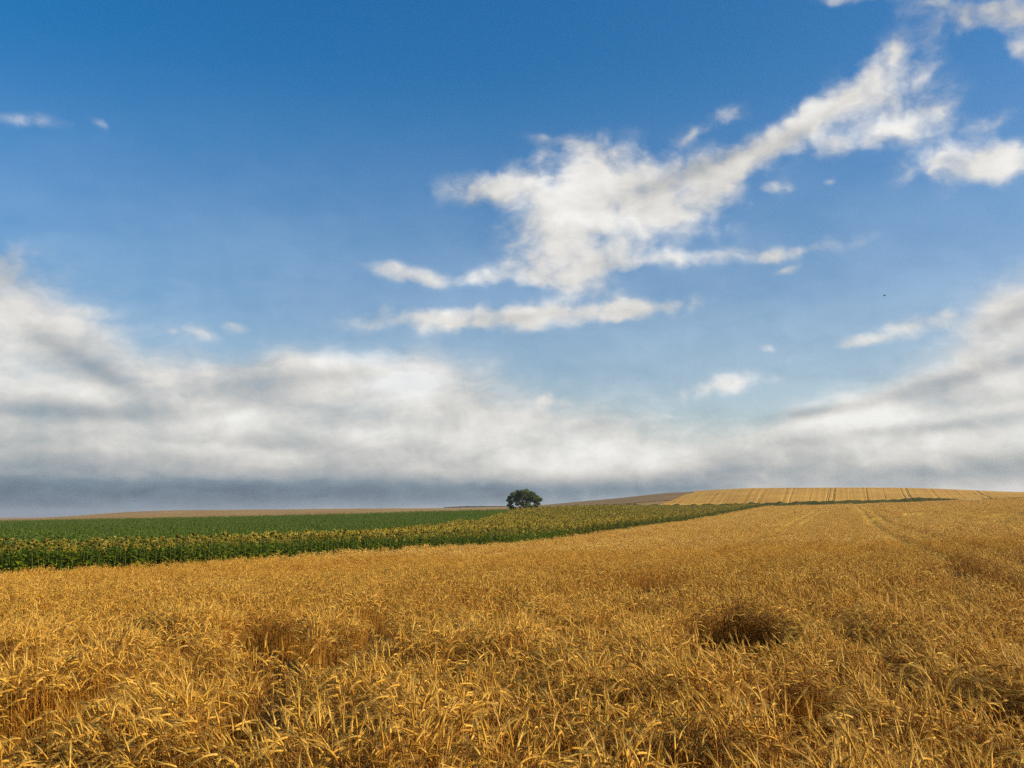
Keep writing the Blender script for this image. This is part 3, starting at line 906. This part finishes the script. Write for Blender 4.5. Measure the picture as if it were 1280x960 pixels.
# ------------------------------------------------------------------ the hill with its ripe field and wheel tracks
def hill_field():
    rows = np.geomspace(436, 1000, 150)
    nc = 1150
    V = np.zeros((len(rows), nc, 3))
    for i, y in enumerate(rows):
        ul = np.interp(y, [436, 800, 1000], [u_of(817, 630), u_of(866, 613), u_of(868, 613)])
        ur = u_of(1420)
        V[i, :, 0] = np.linspace(ul, ur, nc) * y; V[i, :, 1] = y
    X, Y = V[..., 0], V[..., 1]
    Rr = np.hypot(X, Y)
    far = np.clip((Rr - 350) / 400, 0, 1)
    gz = hground(X, Y) + far * (fbm(X, Y, 130, 5) - .5) * 2.2 * np.clip(Rr / 900, 0, 1.3)
    hh = .85 + .22 * (fbm(X, Y, 5, 101, 3) - .5)
    low = np.zeros(X.shape, bool)
    # wheel tracks run up the slope
    U = X / Y
    for px in TR_PX:
        base = u_of(px[0], 630); top = u_of(px[1], 613)
        k = np.clip((Y - 440) / 360, 0, 1.5); uc = base + (top - base) * k
        for s_ in (-1, 1):
            dx = np.abs((U - uc) * Y - s_ * px[2])
            low |= dx < px[3]
    hh = np.where(low, .56, hh)
    V[..., 2] = gz + hh
    o = grid_mesh('hill_crop', V, M_HILLCROP, low=low)
    pxs = 640 + U / (u_of(1640, 620)) * 1000
    kk_ = np.clip((Y - 440) / 360, 0, 1.5)
    b_ = (pxs - .11 * 1050 * kk_) / (1 - .11 * kk_)
    at = o.data.attributes.new('row', 'FLOAT', 'POINT'); at.data.foreach_set('value', (b_ / 4.5).reshape(-1).astype(np.float32))
    tag(o, 'bright golden crop on the right-hand hill, striped by wheel tracks', 'cereal crop', kind='stuff')
TR_PX = [(1033, 1038, .5, .22), (1041, 1044, .35, .2), (1141, 1131, .45, .22), (1134, 1124, .2, .14), (1085, 1082, .2, .16), (946, 959, .5, .12), (1240, 1216, .5, .16), (985, 993, .1, .07), (1108, 1103, .1, .06), (905, 918, .1, .05), (1062, 1062, .1, .05), (1175, 1162, .1, .05), (1010, 1016, .08, .05)]
hill_field()

M_BROWN = field_mat('ploughed_soil', [(.15, (.18, .11, .04)), (.5, (.26, .16, .06)), (.85, (.34, .22, .085))], .3, .02, (.4, .1))
def brown_field():
    rows = np.geomspace(640, 1150, 60); V = np.zeros((60, 160, 3))
    for i, y in enumerate(rows):
        V[i, :, 0] = np.linspace(np.interp(y, [640, 1150], [u_of(715), u_of(640)]), u_of(1000), 160) * y; V[i, :, 1] = y
    X, Y = V[..., 0], V[..., 1]; Rr = np.hypot(X, Y)
    V[..., 2] = hground(X, Y) + np.clip((Rr - 350) / 400, 0, 1) * (fbm(X, Y, 130, 5) - .5) * 2.2 * np.clip(Rr / 900, 0, 1.3) + .25
    tag(grid_mesh('hill', V, M_BROWN), kind='structure')
brown_field()

def strip(name, m, pts, half, h, label=None, cat=None, kind=None, seed=1, n=500, cols=7, rough=.35):
    """a low bank following plan points"""
    pts = np.array(pts, float)
    s = np.concatenate([[0], np.cumsum(np.hypot(*np.diff(pts, axis=0).T))]); q = np.linspace(0, s[-1], n)
    x = np.interp(q, s, pts[:, 0]); y = np.interp(q, s, pts[:, 1])
    tx, ty = np.gradient(x), np.gradient(y); l = np.hypot(tx, ty); nx, ny = -ty/l, tx/l
    t = np.linspace(-1, 1, cols)
    X = x[:, None] + nx[:, None]*t*half; Y = y[:, None] + ny[:, None]*t*half
    Rr = np.hypot(X, Y); far = np.clip((Rr - 350) / 400, 0, 1)
    Z = hground(X, Y) + far * (fbm(X, Y, 130, 5) - .5) * 2.2 * np.clip(Rr / 900, 0, 1.3)
    h = h * np.clip(np.minimum(np.linspace(0, 1, n), np.linspace(1, 0, n)) * 16, 0, 1)[:, None]**.7      # both ends run out
    Z = Z + .02 + h * (1 - t**2) * (1 - rough + 2*rough*fbm(X, Y, 2.5, seed, 3))
    o = grid_mesh(name, np.stack([X, Y, Z], -1), m)
    tag(o, label, cat, kind=kind)
    return o
def up(px, Y): return (u_of(px) * Y, Y)
VERGE_PTS = [up(668, 318), up(720, 348), up(800, 402), up(880, 416), up(960, 422), up(1100, 426), up(1215, 429)]
strip('verge_grass', M_VERGE, VERGE_PTS, 2.0, 2.0, 'dark green grass bank between the fields below the hill', 'grass bank', 'stuff', 3)
strip('track', M_TRACK, [up(700, 352), up(800, 412), up(880, 426), up(960, 431), up(1100, 434), up(1260, 437)], 1.6, 1.0, kind='structure', seed=4)
strip('stubble', M_TRACK, [up(78, 1490), up(130, 1480), up(150, 1470)], 22, .3, 'pale stubble strip on the crest of the far left hill', 'stubble', 'stuff', 6, 80)

# ------------------------------------------------------------------ leaf clouds
def leaf_cloud(b, centre, rad, n, size, r, flat=1.0):
    c = np.asarray(centre, float)
    v = r.normal(size=(n, 3)); v /= np.linalg.norm(v, axis=1)[:, None]
    rr_ = rad * (r.random(n)**.45)[:, None]
    p = c + v * rr_ * np.array([1, 1, flat])
    a = r.normal(size=(n, 3)) + v*.6; a /= np.linalg.norm(a, axis=1)[:, None]
    t = np.cross(a, r.normal(size=(n, 3))); t /= np.linalg.norm(t, axis=1)[:, None]
    w = np.cross(a, t)
    s = size * r.uniform(.6, 1.3, n)[:, None]
    vs = np.stack([p - t*s, p - w*s*.45, p + t*s, p + w*s*.45 + a*s*.15], 1).reshape(-1, 3)
    b.add(vs, [(4*i, 4*i+1, 4*i+2, 4*i+3) for i in range(n)])

def lone_tree():
    r = np.random.default_rng(19)
    Yt = 312.; S = Yt / FPX                          # metres per photo pixel at the tree
    xt = u_of(655) * Yt; zt = float(hground(xt, Yt))
    root = empty('tree', (xt, Yt, zt))
    tag(root, 'lone round-crowned tree standing beyond the sunflowers on the horizon', 'tree')
    tr = MB()
    H = 32.5 * S; base_dx = 2.5 * S
    limbs = []
    for k in range(7):                               # several stems leave the ground close together
        th = k*2*math.pi/7 + r.normal(0, .2); rd = r.uniform(.15, .45)
        p0 = np.array([base_dx + math.cos(th)*rd*.5, math.sin(th)*rd*.5, -.1])
        reach = r.uniform(.35, .8)
        p1 = p0 + np.array([math.cos(th)*.6*reach, math.sin(th)*.6*reach, H*.24])
        p2 = p0 + np.array([math.cos(th)*2.2*reach, math.sin(th)*2.0*reach, H*r.uniform(.42, .52)])
        p3 = p0 + np.array([math.cos(th)*3.9*reach, math.sin(th)*3.5*reach, H*r.uniform(.60, .80)])
        tr.tube([p0, p1, p2, p3], [.26, .19, .11, .04], 6); limbs += [p2, p3]
        for q in range(3):
            d_ = r.normal(size=3); d_[2] = abs(d_[2])*.6; d_ /= np.linalg.norm(d_)
            tr.tube([p2, p2 + d_*.9, p2 + d_*2.0 + np.array([0, 0, .25])], [.08, .05, .02], 4)
    obj('trunk', tr.mesh('trunk', [M_BARK]), root)
    cr_ = MB()
    lobes = []                                       # (dx, up) in photo pixels across the crown, radius in pixels
    for (dx, up_, rad) in [(-1, 23, 4.6), (-7, 22, 4.5), (-13, 20, 4.2), (-17.5, 17, 3.5), (6, 22, 4.6), (11, 19.5, 4.4), (15.5, 17, 3.8), (19.5, 14, 3.0), (-16, 12, 3.6), (-10, 15, 4.6), (-4, 17, 5),
                           (3, 16.5, 5), (9, 14.5, 4.6), (14, 12.5, 3.4), (-18.5, 9, 2.4), (-14.5, 7.5, 2.2), (-8, 10, 3.4), (-2, 10, 3.2), (4, 10, 3.4), (17.5, 10.5, 2.4), (13, 8.5, 1.9), (-5, 5.8, 1.8), (1, 5, 2.6), (3.5, 3.2, 2.2), (-19, 14, 2.2), (-4, 21, 4), (3, 23, 4), (-10, 20, 4), (8, 20.5, 4), (12, 18, 3.5), (-12, 5, 2.6), (8, 7, 3.0), (-6, 4, 2.6), (4, 4, 3.0), (16, 7, 2.2), (-17, 6, 2.2)]:
        for q in range(3):
            dep = r.normal(0, 1) * max(2.5, 13 * math.sqrt(max(0, 1 - (dx / 22)**2)) * .45)
            lobes.append((dx + r.normal(0, .8), up_ + r.normal(0, .6) - abs(dep)*.12, rad * r.uniform(.8, 1.05), dep))
    for (dx, up_, rad, dep) in lobes:
        leaf_cloud(cr_, (dx*S, dep*S, (up_*1.14 + 1.0)*S), rad*S, int(46 * rad**1.5), .17, r, .85)
    obj('crown', cr_.mesh('crown', [M_TREELEAF], False), root)
lone_tree()

# far wooded strip, left of the tree, on the skyline
def far_scrub():
    r = np.random.default_rng(23)
    b = MB()
    for px in np.arange(556, 634, .8):
        Yd = 1180 + r.normal(0, 6); x = u_of(px) * Yd
        w = math.exp(-((px - 588) / 26)**2)
        z = float(hground(x, Yd)); hh = .45 + 1.0 * w * r.uniform(.6, 1.1)
        leaf_cloud(b, (x, Yd, z + hh*.5 + 1.0), hh*.8, 26, .5, r, .8)
    o = obj('far_scrub', b.mesh('far_scrub', [M_SCRUB], False))
    tag(o, 'thin dark line of scrub on the skyline left of the tree', 'scrub', kind='stuff')
far_scrub()
# rough growth along the bank
def bank_growth():
    r = np.random.default_rng(29)
    b = MB()
    pts = np.array(VERGE_PTS); s = np.concatenate([[0], np.cumsum(np.hypot(*np.diff(pts, axis=0).T))])
    for q in np.arange(0, s[-1], .7):
        x = np.interp(q, s, pts[:, 0]) + r.normal(0, .5); y = np.interp(q, s, pts[:, 1]) + r.normal(0, .6)
        k = np.clip((s[-1] - q) / 25, .05, 1) * (.35 + .9 * vnoise(np.array([q]), np.array([0.]), 22, 33)[0])
        leaf_cloud(b, (x, y, float(hground(x, y)) + .9 * min(1, .2 + k)), .8 * k + .30, 18, .26, r, .7)
    o = obj('bank_growth', b.mesh('bank_growth', [M_SCRUB], False))
    tag(o, 'dark low weeds growing along the bank under the hill', 'weeds', kind='stuff')
bank_growth()

# ------------------------------------------------------------------ a bird far up
def bird():
    d_ = ray(1105.5, 369.5); d_ = d_ / np.linalg.norm(d_)
    p = np.array([0, 0, EYE]) + d_ * 260
    b = MB()
    xs = np.linspace(-.34, .30, 9); rad = [.008, .03, .06, .085, .09, .08, .06, .045, .01]
    b.tube([(x, 0, .01*math.sin(i)) for i, x in enumerate(xs)], np.array(rad), 8)
    for s_ in (-1, 1):
        sec = [(0.10, -.12, 0, 0), (.13, -.11, .22, .10), (.06, -.10, .46, .13), (-.10, -.15, .68, .07)]
        top = [(a, s_*(y + .04), z + .012) for a, c, y, z in sec] + [(c, s_*(y + .04), z + .004) for a, c, y, z in sec]
        bot = [(x, y, z - .022) for x, y, z in top]
        n = 4; v = top + bot
        fs = [(i, i+1, n+i+1, n+i) for i in range(3)] + [(8+i, 8+n+i, 8+n+i+1, 8+i+1) for i in range(3)]
        fs += [(i, 8+i, 8+i+1, i+1) for i in range(3)] + [(n+i, n+i+1, 8+n+i+1, 8+n+i) for i in range(3)] + [(3, 7, 15, 11), (0, 8, 12, 4)]
        b.add(v, fs)
    b.add([(-.30, -.02, .01), (-.30, .02, .01), (-.46, .09, .0), (-.46, -.09, .0), (-.30, -.02, -.01), (-.30, .02, -.01), (-.46, .09, -.01), (-.46, -.09, -.01)],
          [(0, 1, 2, 3), (7, 6, 5, 4), (2, 6, 7, 3), (0, 3, 7, 4), (1, 5, 6, 2)])
    m, nt, out = mat('dark_plumage')
    tcn = nt.nodes.new('ShaderNodeTexCoord'); nz = noise_n(nt, tcn.outputs['Object'], 18, 3, .6).outputs['Fac']
    pb = nt.nodes.new('ShaderNodeBsdfPrincipled'); pb.inputs['Roughness'].default_value = .6
    nt.links.new(ramp_n(nt, nz, [(.2, (.02, .02, .024)), (.8, (.06, .055, .055))]), pb.inputs['Base Color']); nt.links.new(pb.outputs[0], out.inputs[0])
    o = obj('bird', b.mesh('bird', [m]), loc=p); o.rotation_euler = (R(8), R(-4), R(150))
    tag(o, 'tiny dark bird flying high in the blue sky at right', 'bird')
bird()

# ------------------------------------------------------------------ haze in the air
def haze():
    b = MB()
    x, y0, y1, z0, z1 = 12500, -12500, 12500, -11.5, 70
    v = [(sx_*x, y, z) for z in (z0, z1) for y in (y0, y1) for sx_ in (-1, 1)]
    b.add(v, [(0, 2, 3, 1), (4, 5, 7, 6), (0, 1, 5, 4), (2, 6, 7, 3), (0, 4, 6, 2), (1, 3, 7, 5)])
    m, nt, out = mat('haze')
    pv = nt.nodes.new('ShaderNodeVolumePrincipled')
    pv.inputs['Color'].default_value = (.84, .89, .93, 1)
    pv.inputs['Density'].default_value = HAZE
    pv.inputs['Anisotropy'].default_value = .3
    nt.links.new(pv.outputs[0], out.inputs['Volume'])
    o = obj('haze', b.mesh('haze', [m], False))
    tag(o, 'thin haze over the fields', 'haze', kind='stuff')
HAZE = 0.00010
haze()
